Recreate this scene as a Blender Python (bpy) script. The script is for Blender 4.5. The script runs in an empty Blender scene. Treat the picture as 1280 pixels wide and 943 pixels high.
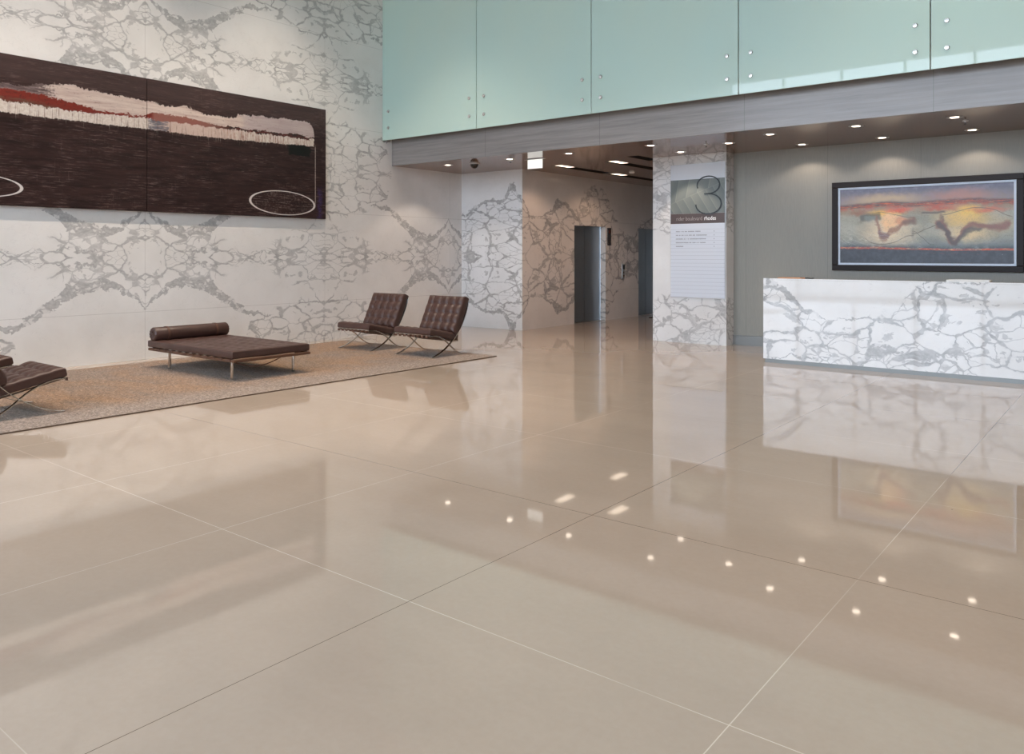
import bpy, bmesh, math, random
from mathutils import Vector, Matrix
random.seed(7)
SC = bpy.context.scene
COL = SC.collection
PI = math.pi

# ------------------------------------------------------------------ helpers
class MB:
    """collects simple shapes; build() links them as ONE mesh object"""
    def __init__(s): s.bm = bmesh.new()
    def box(s, x0, x1, y0, y1, z0, z1):
        r = bmesh.ops.create_cube(s.bm, size=1)
        for v in r['verts']:
            v.co = Vector(((x0+x1)/2+v.co.x*(x1-x0), (y0+y1)/2+v.co.y*(y1-y0), (z0+z1)/2+v.co.z*(z1-z0)))
        return r['verts']
    def cyl(s, c, r, h, seg=24, axis='z', r2=None, caps=True):
        M = {'z': Matrix(), 'x': Matrix.Rotation(PI/2, 4, 'Y'), 'y': Matrix.Rotation(-PI/2, 4, 'X')}[axis]
        return bmesh.ops.create_cone(s.bm, cap_ends=caps, segments=seg, radius1=r, radius2=r if r2 is None else r2,
                                     depth=h, matrix=Matrix.Translation(c) @ M)['verts']
    def lathe(s, c, prof, seg=32, axis='z', close=False):
        rings = []
        for (r, h) in prof:
            ring = []
            for k in range(seg):
                a = 2*PI*k/seg
                p = Vector((r*math.cos(a), r*math.sin(a), h))
                if axis == 'y': p = Vector((p.x, p.z, p.y))
                if axis == 'x': p = Vector((p.z, p.x, p.y))
                ring.append(s.bm.verts.new(Vector(c)+p))
            rings.append(ring)
        for a, b in zip(rings, rings[1:]):
            for k in range(seg):
                s.bm.faces.new((a[k], a[(k+1) % seg], b[(k+1) % seg], b[k]))
        if close:
            s.bm.faces.new(rings[0]); s.bm.faces.new(rings[-1])
    def sweep(s, pts, w, t, side, closed=False):
        """flat bar of width w (along the vector side) and thickness t swept along pts"""
        side = Vector(side).normalized(); n = len(pts); rings = []
        P = [Vector(p) for p in pts]
        for i in range(n):
            if closed: d = P[(i+1) % n]-P[i-1]
            else: d = P[min(i+1, n-1)]-P[max(i-1, 0)]
            d.normalize(); nn = side.cross(d).normalized()
            rings.append([s.bm.verts.new(P[i]+side*a*w/2+nn*b*t/2) for a, b in ((-1, -1), (1, -1), (1, 1), (-1, 1))])
        m = n if closed else n-1
        for i in range(m):
            a, b = rings[i], rings[(i+1) % n]
            for k in range(4): s.bm.faces.new((a[k], a[(k+1) % 4], b[(k+1) % 4], b[k]))
        if not closed:
            s.bm.faces.new(rings[0][::-1]); s.bm.faces.new(rings[-1])
    def tube(s, pts, r, seg=10):
        P = [Vector(p) for p in pts]; rings = []; up = None
        for i in range(len(P)):
            d = (P[min(i+1, len(P)-1)]-P[max(i-1, 0)]).normalized()
            if up is None: up = d.orthogonal().normalized()
            a = (up-d*up.dot(d)).normalized(); up = a; b = d.cross(a)
            rings.append([s.bm.verts.new(P[i]+(a*math.cos(2*PI*k/seg)+b*math.sin(2*PI*k/seg))*r) for k in range(seg)])
        for a, b in zip(rings, rings[1:]):
            for k in range(seg): s.bm.faces.new((a[k], a[(k+1) % seg], b[(k+1) % seg], b[k]))
        s.bm.faces.new(rings[0][::-1]); s.bm.faces.new(rings[-1])
    def build(s, name, mat, parent=None, bevel=0, smooth=False, loc=None, rot=None):
        bmesh.ops.recalc_face_normals(s.bm, faces=s.bm.faces)
        me = bpy.data.meshes.new(name); s.bm.to_mesh(me); s.bm.free()
        if mat: me.materials.append(mat)
        o = bpy.data.objects.new(name, me); COL.objects.link(o)
        if parent: o.parent = parent
        if loc: o.location = loc
        if rot: o.rotation_euler = rot
        if smooth:
            for p in me.polygons: p.use_smooth = True
        if bevel:
            m = o.modifiers.new('bevel', 'BEVEL'); m.width = bevel; m.segments = 2; m.limit_method = 'ANGLE'
        return o

def slab(u0, u1, v0, v1, holes, place):
    """boxes tiling a rectangle except the holes; place(mb,u0,u1,v0,v1) adds one box"""
    mb = MB()
    us = sorted({u0, u1, *[h[0] for h in holes], *[h[1] for h in holes]})
    for a, b in zip(us, us[1:]):
        if b <= u0 or a >= u1: continue
        cuts = [(h[2], h[3]) for h in holes if h[0] < (a+b)/2 < h[1]]
        cuts.sort(); v = v0
        for c0, c1 in cuts:
            if c0 > v: place(mb, a, b, v, c0)
            v = max(v, c1)
        if v < v1: place(mb, a, b, v, v1)
    return mb

def empty(name, loc=(0, 0, 0), rz=0, label=None, cat=None, group=None):
    o = bpy.data.objects.new(name, None); COL.objects.link(o)
    o.location = loc; o.rotation_euler = (0, 0, rz)
    o.empty_display_size = .1
    if label: o['label'] = label
    if cat: o['category'] = cat
    if group: o['group'] = group
    return o
def tag(o, label, cat, group=None, kind=None):
    o['label'] = label; o['category'] = cat
    if group: o['group'] = group
    if kind: o['kind'] = kind
    return o
def struct(o, label=None, cat=None):
    o['kind'] = 'structure'
    if label: o['label'] = label
    if cat: o['category'] = cat
    return o
def copy_tree(o, parent=None):
    c = o.copy(); COL.objects.link(c)
    if parent: c.parent = parent
    for ch in o.children: copy_tree(ch, c)
    return c

# ------------------------------------------------------------------ node helpers
class NT:
    def __init__(s, name):
        s.m = bpy.data.materials.new(name); s.m.use_nodes = True
        s.t = s.m.node_tree; s.t.nodes.clear()
        s.out = s.t.nodes.new('ShaderNodeOutputMaterial')
        s.b = s.t.nodes.new('ShaderNodeBsdfPrincipled')
        s.t.links.new(s.b.outputs[0], s.out.inputs[0])
    def n(s, typ, **kw):
        nd = s.t.nodes.new('ShaderNode'+typ)
        for k, v in kw.items(): setattr(nd, k, v)
        return nd
    def put(s, inp, v):
        if isinstance(v, V): s.t.links.new(v.s, inp)
        elif isinstance(v, bpy.types.NodeSocket): s.t.links.new(v, inp)
        else: inp.default_value = v
    def math(s, op, a, b=0, c=None, clamp=False):
        nd = s.n('Math', operation=op, use_clamp=clamp)
        s.put(nd.inputs[0], a); s.put(nd.inputs[1], b)
        if c is not None: s.put(nd.inputs[2], c)
        return V(s, nd.outputs[0])
    def xyz(s):
        tc = s.n('TexCoord'); sp = s.n('SeparateXYZ'); s.t.links.new(tc.outputs['Object'], sp.inputs[0])
        return [V(s, sp.outputs[i]) for i in range(3)]
    def vec(s, x, y, z=0):
        c = s.n('CombineXYZ'); s.put(c.inputs[0], x); s.put(c.inputs[1], y); s.put(c.inputs[2], z); return c.outputs[0]
    def noise(s, v, scale, detail=3, rough=.5, dist=0):
        nd = s.n('TexNoise'); s.put(nd.inputs['Vector'], v); s.put(nd.inputs['Scale'], scale)
        nd.inputs['Detail'].default_value = detail; nd.inputs['Roughness'].default_value = rough
        nd.inputs['Distortion'].default_value = dist
        return V(s, nd.outputs[0])
    def voro(s, v, scale, feature='DISTANCE_TO_EDGE', rnd=1):
        nd = s.n('TexVoronoi', feature=feature); s.put(nd.inputs['Vector'], v); s.put(nd.inputs['Scale'], scale)
        nd.inputs['Randomness'].default_value = rnd
        return V(s, nd.outputs[0])
    def voro_cell(s, v, scale):
        nd = s.n('TexVoronoi', feature='F1'); s.put(nd.inputs['Vector'], v); s.put(nd.inputs['Scale'], scale)
        sp = s.n('SeparateColor'); s.t.links.new(nd.outputs['Color'], sp.inputs[0]); return V(s, sp.outputs[0])
    def ramp(s, v, a, b):
        """smooth 0..1 as v goes a..b (either order)"""
        nd = s.n('MapRange', interpolation_type='SMOOTHSTEP', clamp=True)
        s.put(nd.inputs[0], v); s.put(nd.inputs[1], a); s.put(nd.inputs[2], b)
        return V(s, nd.outputs[0])
    def curve(s, v, pts, lo, hi, ylo=0, yhi=1):
        """piecewise function through pts (x in lo..hi, y in ylo..yhi)"""
        x = (v-lo)*(1/(hi-lo))
        nd = s.n('FloatCurve'); s.put(nd.inputs['Value'], x)
        c = nd.mapping.curves[0]
        q = [((a-lo)/(hi-lo), (b-ylo)/(yhi-ylo)) for a, b in pts]
        q = [(min(max(a, 0), 1), min(max(b, 0), 1)) for a, b in q]
        c.points[0].location = q[0]; c.points[1].location = q[-1]
        for p in q[1:-1]: c.points.new(*p)
        for p in c.points: p.handle_type = 'AUTO_CLAMPED'
        nd.mapping.update()
        return V(s, nd.outputs[0])*(yhi-ylo)+ylo
    def mix(s, f, a, b, mode='MIX'):
        nd = s.n('Mix', data_type='RGBA', blend_type=mode)
        s.put(nd.inputs[0], f)
        for i, v in ((6, a), (7, b)):
            s.put(nd.inputs[i], (v[0], v[1], v[2], 1) if isinstance(v, tuple) else v)
        return nd.outputs[2]
    def bump(s, h, strength=.3, dist=.01):
        nd = s.n('Bump'); s.put(nd.inputs['Height'], h)
        nd.inputs['Strength'].default_value = strength; nd.inputs['Distance'].default_value = dist
        s.t.links.new(nd.outputs[0], s.b.inputs['Normal'])
    def set(s, **kw):
        for k, v in kw.items():
            k = {'color': 'Base Color', 'rough': 'Roughness', 'metal': 'Metallic', 'ior': 'IOR', 'coat': 'Coat Weight',
                 'coatr': 'Coat Roughness', 'ec': 'Emission Color', 'es': 'Emission Strength', 'spec': 'Specular IOR Level',
                 'sheen': 'Sheen Weight', 'trans': 'Transmission Weight'}[k]
            s.put(s.b.inputs[k], (v[0], v[1], v[2], 1) if isinstance(v, tuple) else v)
        return s.m
class V:
    def __init__(s, t, sock): s.t = t; s.s = sock
    def __add__(s, o): return s.t.math('ADD', s, o)
    def __radd__(s, o): return s.t.math('ADD', s, o)
    def __sub__(s, o): return s.t.math('SUBTRACT', s, o)
    def __rsub__(s, o): return s.t.math('SUBTRACT', o, s)
    def __mul__(s, o): return s.t.math('MULTIPLY', s, o)
    def __rmul__(s, o): return s.t.math('MULTIPLY', s, o)
    def __truediv__(s, o): return s.t.math('DIVIDE', s, o)
    def abs(s): return s.t.math('ABSOLUTE', s)
    def min(s, o): return s.t.math('MINIMUM', s, o)
    def max(s, o): return s.t.math('MAXIMUM', s, o)
    def pow(s, o): return s.t.math('POWER', s, o)
    def pp(s, o): return s.t.math('PINGPONG', s, o)
    def clamp(s): return s.t.math('ADD', s, 0, clamp=True)

def srgb(r, g, b):
    f = lambda c: (c/255/12.92) if c/255 <= .04045 else ((c/255+.055)/1.055)**2.4
    return (f(r), f(g), f(b))
def plain(name, col, rough=.5, metal=0, **kw):
    t = NT(name); return t.set(color=col, rough=rough, metal=metal, **kw)

# ------------------------------------------------------------------ marble
def marble(name, axis, u0, per, v0, vper, seed=0, dense_lo=None, dense_hi=None, veins=(), scale=1.0,
           seam_u=None, seam_z=None, base=(.80, .785, .765), grey=(.36, .355, .355), rough=.07, amt=1.0, aniso=1.5, extra_mask=None):
    t = NT(name); P = t.xyz()
    a = {'x': P[0], 'y': P[1], 'xy': P[0]+P[1]}[axis]; z = P[2]
    u = (a-u0).pp(per)
    v = (z-v0).pp(vper)
    base_v = t.vec(u+seed*7.3, v+seed*3.1, seed*1.7)
    off_v = t.vec(u+11.2+seed, v+5.4, seed*2.3)
    nA = (t.noise(base_v, 6, 3, .6)-.5); nB = (t.noise(off_v, 6, 3, .6)-.5)
    du = (t.noise(base_v, 1.7, 2, .5)-.5)*.22+nA*.10
    dv = (t.noise(off_v, 1.7, 2, .5)-.5)*.20+nB*.08
    wv = t.vec(a, z, seed+1.5)     # consecutive slabs match only roughly
    nC = t.noise(wv, 2.2, 3, .6)-.5; nD = t.noise(t.vec(a+9.1, z+4.2, seed), 2.2, 3, .6)-.5
    rag = (t.noise(wv, 26, 4, .65)-.5)*.045
    uu = u+du+nC*.30; vv = v+dv+nD*.16; nB = nB+nD*.3
    # region where the stone breaks into pebbles
    M = None
    if dense_lo:
        c = t.curve(u, dense_lo, 0, per, 0, 2)
        M = t.ramp(v-c+nB*.35, .04, -.03)
    if dense_hi:
        c = t.curve(u, dense_hi, 0, per, 0, 2)
        m = t.ramp(v-c+nB*.35, -.04, .04); M = m if M is None else M.max(m)
    if M is None: M = t.ramp(t.noise(base_v, .9, 2, .5), .40, .52)
    # grey matrix: wide in places, hair thin in others (metres)
    wf = t.noise(t.vec(u*1.1+2.2, v*1.7+seed, 4.4+seed), 2.3, 3, .6)*.72+t.noise(wv, 3.0, 3, .6)*.28
    wide = t.ramp(wf, .36, .72).pow(1.5)*.050+.0035
    s1 = 3.0/scale; s2 = 6.5/scale
    P1 = t.vec(uu, vv*aniso, seed)
    e1 = t.voro(P1, s1)*(1/s1)+rag*.16
    e2 = t.voro(t.vec(uu, vv*aniso*1.05, seed+4), s2)*(1/s2)+rag*.12
    cell = t.voro_cell(P1, s1)                     # a random value per pebble
    l1 = t.ramp(e1, wide*1.1+.003, wide*.75)
    halo = t.ramp(e1, wide+.030, wide)*.15
    pt = t.ramp(cell, .56, .60)                    # some pebbles are broken into smaller ones
    l2 = t.ramp(e2, wide*.55+.004, wide*.25)*pt
    g = t.ramp(t.noise(t.vec(uu, vv*1.5, seed+2.2), 5.2, 4, .6)+(wf-.5)*.5, .60, .635)
    h = t.ramp((t.noise(t.vec(uu*.8, vv*1.3, seed+9), 2.0, 5, .6)-.5).abs(), .006, .0)*.26
    h2 = t.ramp(t.noise(base_v, 6, 5, .7), .55, .8)*.12
    op = t.noise(base_v, 3.1, 2, .5)*1.0+.35
    F = ((l1*op).max(l2*.8*op).max(g*.66).max(halo))*M
    F = F.max(h*.5)+h2*.3
    for cen, wd in veins:
        c = t.curve(u, cen, 0, per, 0, 2); w = t.curve(u, wd, 0, per, 0, .5)
        d = (v+(nB*.30)-c).abs()+rag*.5
        hole = t.ramp(e2, .006, .016)*t.ramp(t.noise(off_v, 5, 3, .6), .52, .58)*.75
        F = F.max(t.ramp(d, w+.006, w-.006)*t.ramp(w, .001, .006)*(1-hole)*.9)
    F = (F*amt).clamp()
    tone = t.noise(t.vec(uu*2, vv*3, seed), 7, 5, .65)
    gcol = t.mix(t.ramp(tone, .35, .7), (grey[0]*.85, grey[1]*.85, grey[2]*.85), (grey[0]*1.35, grey[1]*1.35, grey[2]*1.33))
    cloud = t.noise(base_v, 1.1, 4, .6)
    bcol = t.mix(t.ramp(cloud, .3, .75), base, (base[0]*.90, base[1]*.895, base[2]*.885))
    col = t.mix(F, bcol, gcol)
    if seam_u is not None:
        s = t.ramp(((a-u0).pp(seam_u)), .004, .0015)
        if seam_z is not None: s = s.max(t.ramp((z-seam_z[0]).pp(seam_z[1]), .004, .0015))
        col = t.mix(s*.45, col, (.30, .28, .26))
    return t.set(color=col, rough=rough, ior=1.5)

M_left = marble('marble_lounge_wall', 'y', 5.82, 3.27, 1.5, 1.6, seed=2,
    dense_lo=[(0, .66), (.3, .52), (.6, .46), (1.0, .40), (1.3, .26), (1.6, .13), (2.0, .10), (2.3, .28), (2.7, .50), (3.27, .62)],
    dense_hi=[(0, 1.9), (1.5, 1.8), (1.8, 1.02), (2.1, .92), (2.6, .80), (3.27, .62)],
    veins=[([(0, .74), (.08, .66), (.2, .56), (.35, .44), (.5, .39), (.75, .40), (1.04, .47), (1.29, .66), (1.57, .84), (1.8, .96), (2.1, .98), (3.27, 1.2)],
            [(0, .01), (.1, .03), (.3, .035), (.5, .065), (.7, .09), (.9, .095), (1.1, .09), (1.3, .075), (1.6, .05), (1.85, .03), (2.1, .012), (2.3, 0), (3.27, 0)]),
           ([(0, .05), (.5, .06), (1.0, .12), (1.6, .07), (2.2, .1), (3.27, .2)], [(0, 0), (.5, .004), (.9, .02), (1.3, .01), (1.7, .005), (2.2, .01), (2.6, 0), (3.27, 0)])],
    seam_u=1.645, seam_z=(.70, .80), scale=1.25, aniso=1.75, amt=.85)
M_recess = marble('marble_recess_wall', 'x', -9.86, 3.3, 1.5, 1.75, seed=3,
    dense_lo=[(0, 1.05), (.3, 1.3), (.6, 1.15), (.9, 1.12), (1.2, 1.1), (1.72, .9), (3.3, .8)],
    veins=[([(0, 1.06), (.15, 1.25), (.30, 1.42), (.5, 1.2), (.75, 1.16), (1.0, 1.14), (1.3, 1.02), (1.72, .88), (3.3, .8)],
            [(0, .02), (.15, .05), (.3, .09), (.5, .05), (.8, .03), (1.1, .035), (1.4, .04), (1.72, .015), (3.3, .02)])],
    seam_u=3.3, seam_z=(.70, .80), scale=1.5, base=(.80, .80, .80), aniso=1.8)
M_elev = marble('marble_lift_wall', 'xy', 12.77-9.9, 6.6, 1.5, 1.78, seed=5,
    dense_lo=[(0, 1.2), (.45, .85), (1.0, .95), (1.4, 1.2), (1.8, 1.0), (2.3, 1.45), (2.8, 1.6), (3.5, 1.1), (4.4, .5), (5, .9), (6.6, 1)],
    veins=[([(0, 1.16), (.45, .82), (1.0, .96), (1.42, 1.16), (1.8, .96), (2.6, .62), (3.2, .9), (4.4, .6), (6.6, 1)],
            [(0, .03), (.3, .02), (.45, .01), (.9, .04), (1.2, .08), (1.45, .06), (1.8, .05), (2.2, .04), (2.6, .01), (3.2, 0), (6.6, 0)])],
    seam_u=3.3, seam_z=(.70, .80), scale=1.35, aniso=1.2, base=(.78, .75, .72))
M_pillar = marble('marble_pillar', 'xy', -6.93+12.77, 4, 0, 4, seed=8,
    dense_lo=[(0, .62), (.25, .85), (.7, .95), (1.1, .9), (1.38, .8), (4, .8)],
    dense_hi=[(0, 1.9), (4, 1.9)],
    veins=[([(0, .16), (.2, .33), (.4, .42), (.7, .5), (1.0, .42), (1.4, .3), (4, .3)], [(0, .03), (.2, .045), (.5, .02), (.9, .015), (1.1, .02), (1.3, 0), (4, 0)])],
    scale=1.0, base=(.82, .82, .82), grey=(.42, .42, .425), amt=.85)
M_counter = marble('marble_counter', 'xy', -4.3+11.2, 4.8, 0, 4, seed=11,
    dense_lo=[(0, 1.2), (.15, 1.12), (.37, .98), (.6, .78), (.75, .68), (.95, .64), (1.4, .67), (1.6, .70), (1.8, .85), (1.95, 1.08), (2.2, 1.22), (2.8, 1.15), (3.3, 1.0), (4.8, 1.1)],
    veins=[([(0, 1.24), (.13, 1.15), (.36, 1.00), (.58, .79), (.75, .68), (.95, .645), (1.37, .69), (1.6, .66), (1.82, .85), (1.95, 1.05), (2.2, 1.2), (4.8, 1.3)],
            [(0, .02), (.2, .075), (.4, .06), (.58, .045), (.75, .02), (.95, .006), (1.4, .012), (1.7, .008), (1.95, .01), (2.2, .02), (2.6, .01), (4.8, .01)]),
           ([(0, .05), (.3, .1), (.7, .12), (1.2, .06), (1.6, .3), (2.0, .25), (3, .3), (4.8, .3)], [(0, 0), (.2, .008), (.7, .02), (1.2, .015), (1.55, .09), (1.8, .03), (2.2, .01), (4.8, .02)])],
    scale=1.45, base=(.84, .84, .845), grey=(.38, .385, .40), rough=.035, aniso=1.35, amt=.95)

# ------------------------------------------------------------------ other materials
def mat_floor():
    t = NT('honed_limestone_floor'); X, Y, Z = t.xyz()
    gx = (X+4.072).pp(.75)          # joints every 1.5 m
    gy = (Y-2.493).pp(.75)
    w = .0021
    jx = t.ramp(gx, w*1.3, w*.6); jy = t.ramp(gy, w*1.3, w*.6)
    j = jx.max(jy)
    v = t.vec(X, Y, 0)
    n = t.noise(v, .9, 5, .6); n2 = t.noise(v, 30, 3, .6); n3 = t.noise(t.vec(X*.35, Y*1.5, 0), 1.6, 4, .55)
    col = t.mix(t.ramp(n, .3, .72), srgb(183, 167, 151), srgb(175, 160, 145))
    col = t.mix(t.ramp(n3, .35, .7)*.35, col, srgb(186, 172, 157))
    col = t.mix(t.ramp(n2, .2, .8)*.10, col, srgb(150, 130, 112))
    spk = t.ramp(t.voro(v, 1.7, 'F1', 1), .013, .009)
    col = t.mix(spk*.7, col, srgb(90, 75, 62))
    # joints: old pale grout in most, dark open joints in some runs
    dk = t.ramp((X+2.572).abs(), .05, .03).max(t.ramp((X+1.072).abs(), .05, .03)*t.ramp(Y, 6.0, 6.5))*jx
    dk = dk.max(t.ramp((Y-3.993).abs(), .05, .03)*jy).max(t.ramp(Y, 8.3, 8.4)*jy)
    op = t.ramp(t.noise(t.vec(X*.6, Y*.6, 3.3), 1.0, 3, .6), .34, .60)*.75+.25
    jc = t.mix(dk, srgb(216, 204, 190), srgb(92, 76, 64))
    j = j*(op.max(dk))
    col = t.mix(j, col, jc)
    t.set(color=col, rough=t.ramp(n, .2, .8)*.015+.030, ior=1.55)
    t.bump(t.noise(v, 1.5, 2, .5), .02, .02)
    return t.m
def mat_stone(name, c1, c2, rough=.25, joints=None, ior=1.5):
    t = NT(name); X, Y, Z = t.xyz()
    n = t.noise(t.vec(X*.35, Y*2.5, Z*9), 2.2, 5, .62, .3); n2 = t.noise(t.vec(X*1.2, Y*6, Z*40), 3, 3, .6)
    col = t.mix(t.ramp(n, .3, .72), c1, c2)
    col = t.mix(t.ramp(n2, .35, .75)*.3, col, (c2[0]*.85, c2[1]*.85, c2[2]*.86))
    if joints:
        col = t.mix(t.ramp((X+2.015).pp(1.19), .005, .002)*.6, col, (c1[0]*.35, c1[1]*.35, c1[2]*.35))
    return t.set(color=col, rough=rough, ior=ior)
def mat_soffit():
    t = NT('polished_brown_soffit'); X, Y, Z = t.xyz()
    n = t.noise(t.vec(X*.5, Y*9, 0), 1.6, 5, .6, .2)
    col = t.mix(t.ramp(n, .3, .72), srgb(128, 94, 74), srgb(106, 78, 61))
    jx = t.ramp((X+2.03).pp(1.19), .005, .002); jy = t.ramp((Y-10.74-1.14).pp(1.14), .004, .002)
    col = t.mix(jx*.6, col, (.03, .025, .02))
    return t.set(color=col, rough=.10, ior=1.42)
def mat_leather(name, c1, c2, rough=.38):
    t = NT(name); X, Y, Z = t.xyz(); v = t.vec(X, Y, Z)
    n = t.noise(v, 6, 4, .6); g = t.voro(v, 220, 'F1')
    col = t.mix(t.ramp(n, .3, .7), c1, c2)
    t.set(color=col, rough=t.ramp(n, .2, .8)*.12+rough-.05, ior=1.5)
    t.bump(g, .12, .002)
    return t.m
def mat_rug():
    t = NT('wool_rug'); X, Y, Z = t.xyz()
    n = t.noise(t.vec(X*.9, Y*1.6, 0), .9, 4, .55, .6); n2 = t.noise(t.vec(X*5, Y*1.2, 0), 9, 4, .65)
    n3 = t.noise(t.vec(X, Y, Z), 46, 4, .75); n4 = t.noise(t.vec(X*16, Y*5, 0), 4, 4, .7)
    edge = t.ramp(X+n2*.25, -8.35, -7.85)
    col = t.mix(t.ramp(n, .36, .64), srgb(182, 140, 100), srgb(160, 138, 120))
    col = t.mix(edge, col, srgb(176, 156, 140))
    col = t.mix(t.ramp(n2, .44, .68)*.55, col, srgb(122, 98, 78))
    col = t.mix(t.ramp(n4, .46, .66)*.35, col, srgb(104, 84, 68))
    col = t.mix(t.ramp(n3, .42, .60)*.7, col, srgb(86, 70, 58))
    col = t.mix(t.ramp(n3, .48, .36)*.5, col, srgb(206, 184, 164))
    t.set(color=col, rough=.95, spec=.1, sheen=.25)
    t.bump(n3, 1.0, .02)
    return t.m
def mat_glass():
    t = NT('backpainted_glass'); X, Y, Z = t.xyz()
    n = t.noise(t.vec(X*.4, Y, Z*.25), 1.0, 3, .5)
    col = t.mix(t.ramp(n, .3, .7), srgb(180, 208, 200), srgb(188, 208, 194))
    return t.set(color=col, rough=.30, spec=.4, coat=1.0, coatr=.015)
def mat_wallpanel():
    t = NT('grey_wall_panel'); X, Y, Z = t.xyz()
    n = t.noise(t.vec(X*30, Y, Z*2), 3, 4, .6); n2 = t.noise(t.vec(X, Y, Z*.5), 1.5, 3, .5)
    col = t.mix(t.ramp(n, .3, .7), srgb(150, 148, 140), srgb(143, 142, 135))
    col = t.mix(t.ramp(n2, .3, .8)*.3, col, srgb(158, 156, 146))
    j = t.ramp((X+2.62).pp(.675), .004, .0015)
    col = t.mix(j*.4, col, srgb(80, 80, 76))
    return t.set(color=col, rough=.45)
def mat_steel(name, c, rough=.28, vertical=True):
    t = NT(name); X, Y, Z = t.xyz()
    n = t.noise(t.vec(X*60, Y*60, Z*1.2) if vertical else t.vec(X*1.2, Y*60, Z*60), 4, 3, .6)
    col = t.mix(t.ramp(n, .3, .7), c, (c[0]*.85, c[1]*.85, c[2]*.86))
    return t.set(color=col, rough=rough, metal=.9)

m_floor = mat_floor(); m_glass = mat_glass(); m_soffit = mat_soffit(); m_rug = mat_rug()
m_fascia = mat_stone('vein_cut_stone', srgb(156, 149, 145), srgb(136, 130, 128), .22, joints=True)
m_leather = mat_leather('brown_leather', srgb(74, 50, 43), srgb(66, 44, 38), .40)
m_leather2 = mat_leather('brown_strap_leather', srgb(96, 66, 52), srgb(76, 50, 40), .42)
m_chrome = plain('polished_chrome', (.60, .59, .57), .12, 1)
m_brush = mat_steel('brushed_steel', (.62, .62, .62), .3)
m_door = mat_steel('lift_door_steel', (.36, .41, .45), .34)
m_dark = plain('dark_void', (.012, .010, .009), .6)
m_white = plain('white_paint', (.78, .77, .74), .6)
m_ceil = plain('atrium_ceiling_paint', (.72, .72, .70), .7)
m_skirt = plain('grey_skirting', (.22, .225, .22), .35, .3)
m_panel = mat_wallpanel()
m_reflector = plain('lamp_reflector', (.75, .72, .68), .25, 1)
m_frame = plain('dark_bronze_frame', (.016, .009, .007), .35, 0, spec=.15)

def emis(name, col, st, base=(.8, .8, .8)):
    t = NT(name); return t.set(color=base, rough=.4, ec=col, es=st)
m_lamp = emis('halogen_lamp', (1, .84, .68), 5)
m_slotlamp = emis('slot_lamp', (1, .82, .64), 1.5)
m_exit = emis('lit_sign_face', (1, 1, .93), .55, (.6,.6,.58))

# ------------------------------------------------------------------ room shell
W = -11.56; RX = 7.5; YB = -6.0; YE = 21.0; CZ = 3.28; HZ = 9.0; GY = 10.49; FY = 10.74
b = MB(); b.box(W-.3, RX+.3, YB, YE+.2, -.2, 0); struct(b.build('floor', m_floor))
b = MB(); b.box(W-.2, W, YB, 12.77, 0, HZ); struct(b.build('wall_left', M_left))
b = MB(); b.box(W-.2, -9.9-.001, 12.77, 12.95, 0, CZ); struct(b.build('wall_recess', M_recess))
lifts = [(14.65, 15.955), (17.50, 18.80)]
def pl(mb, a, c, v0, v1): mb.box(-10.04, -9.9, a, c, v0, v1)
mb = slab(12.95, YE, 0, CZ, [(l0, l1, 0, 2.19) for l0, l1 in lifts], pl)
mb.box(-10.04, -9.9, 12.7705, 12.95, 0, CZ)
struct(mb.build('wall_elevator', M_elev))
b = MB(); b.box(-10.3, -6.6, YE, YE+.2, 0, CZ); struct(b.build('wall_end', m_white))
# pillar with its side return
b = MB(); b.box(-6.93, -5.54, 12.77, 13.07, 0, CZ); struct(b.build('wall_pillar', M_pillar))
b = MB(); b.box(-6.93, -6.6, 13.07, YE, 0, CZ); struct(b.build('wall_lobby', M_pillar))
b = MB(); b.box(-6.6, RX, 13.07, 13.3, 0, CZ); struct(b.build('wall_back', m_panel))
b = MB(); b.box(-5.54, RX, 13.045, 13.069, 0, .165); struct(b.build('baseboard_back', m_skirt))
b = MB(); b.box(RX, RX+.2, YB, 13.5, 0, HZ); struct(b.build('wall_right', mat_stone('bounce_cut_lining', srgb(120, 96, 78), srgb(104, 82, 66), .4)))  # unseen side wall, its dark brown lining added to cut bounce light
# soffit with the light slots of the lift lobby cut into it
slots = [(-9.13, -8.87, 12.68, 14.58), (-9.13, -8.87, 14.75, 16.9), (-7.93, -7.67, 12.72, 14.62), (-7.93, -7.67, 14.9, 17.0), (-7.2, -6.96, 12.3, 13.1)]
def pc(mb, a, c, v0, v1): mb.box(a, c, v0, v1, CZ, CZ+.12)
mb = slab(W, RX, FY+.02, YE, slots, pc)
struct(mb.build('ceiling', m_soffit))
b = MB(); b.box(W, RX, FY, FY+.02, CZ, 3.80); struct(b.build('trim_1', m_fascia))
# dark end of the stone band at the lounge wall, wall above the mezzanine glass
b = MB(); b.box(W, RX, FY+.05, FY+.25, 3.80, HZ); struct(b.build('wall_mezzanine', m_white))
b = MB(); b.box(W-.2, RX+.2, YB-.2, FY+.3, HZ, HZ+.2); struct(b.build('ceiling', m_ceil))
# glazed street front behind the camera: posts, rails and the solid band above; solid right end added to cut side daylight
b = MB(); b.box(W-.2, RX+.2, YB-.25, YB, 7.6, HZ); b.box(W-.2, RX+.2, YB-.2, YB, 0, .12); b.box(3.6, RX+.2, YB-.2, YB, .12, 7.6); struct(b.build('wall_front', m_white))
b = MB()
x = W
while x < 3.6:
    b.box(x-.04, x+.04, YB-.15, YB, .12, 7.6); x += 1.9
for zz in (2.9, 5.3): b.box(W, 3.6, YB-.13, YB-.02, zz-.03, zz+.03)
struct(b.build('window_1', m_brush))
b = MB(); b.box(-60, 60, -80, YB-.25, -.35, -.2); struct(b.build('ground', plain('street_paving', (.42, .41, .39), .8)))

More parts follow.
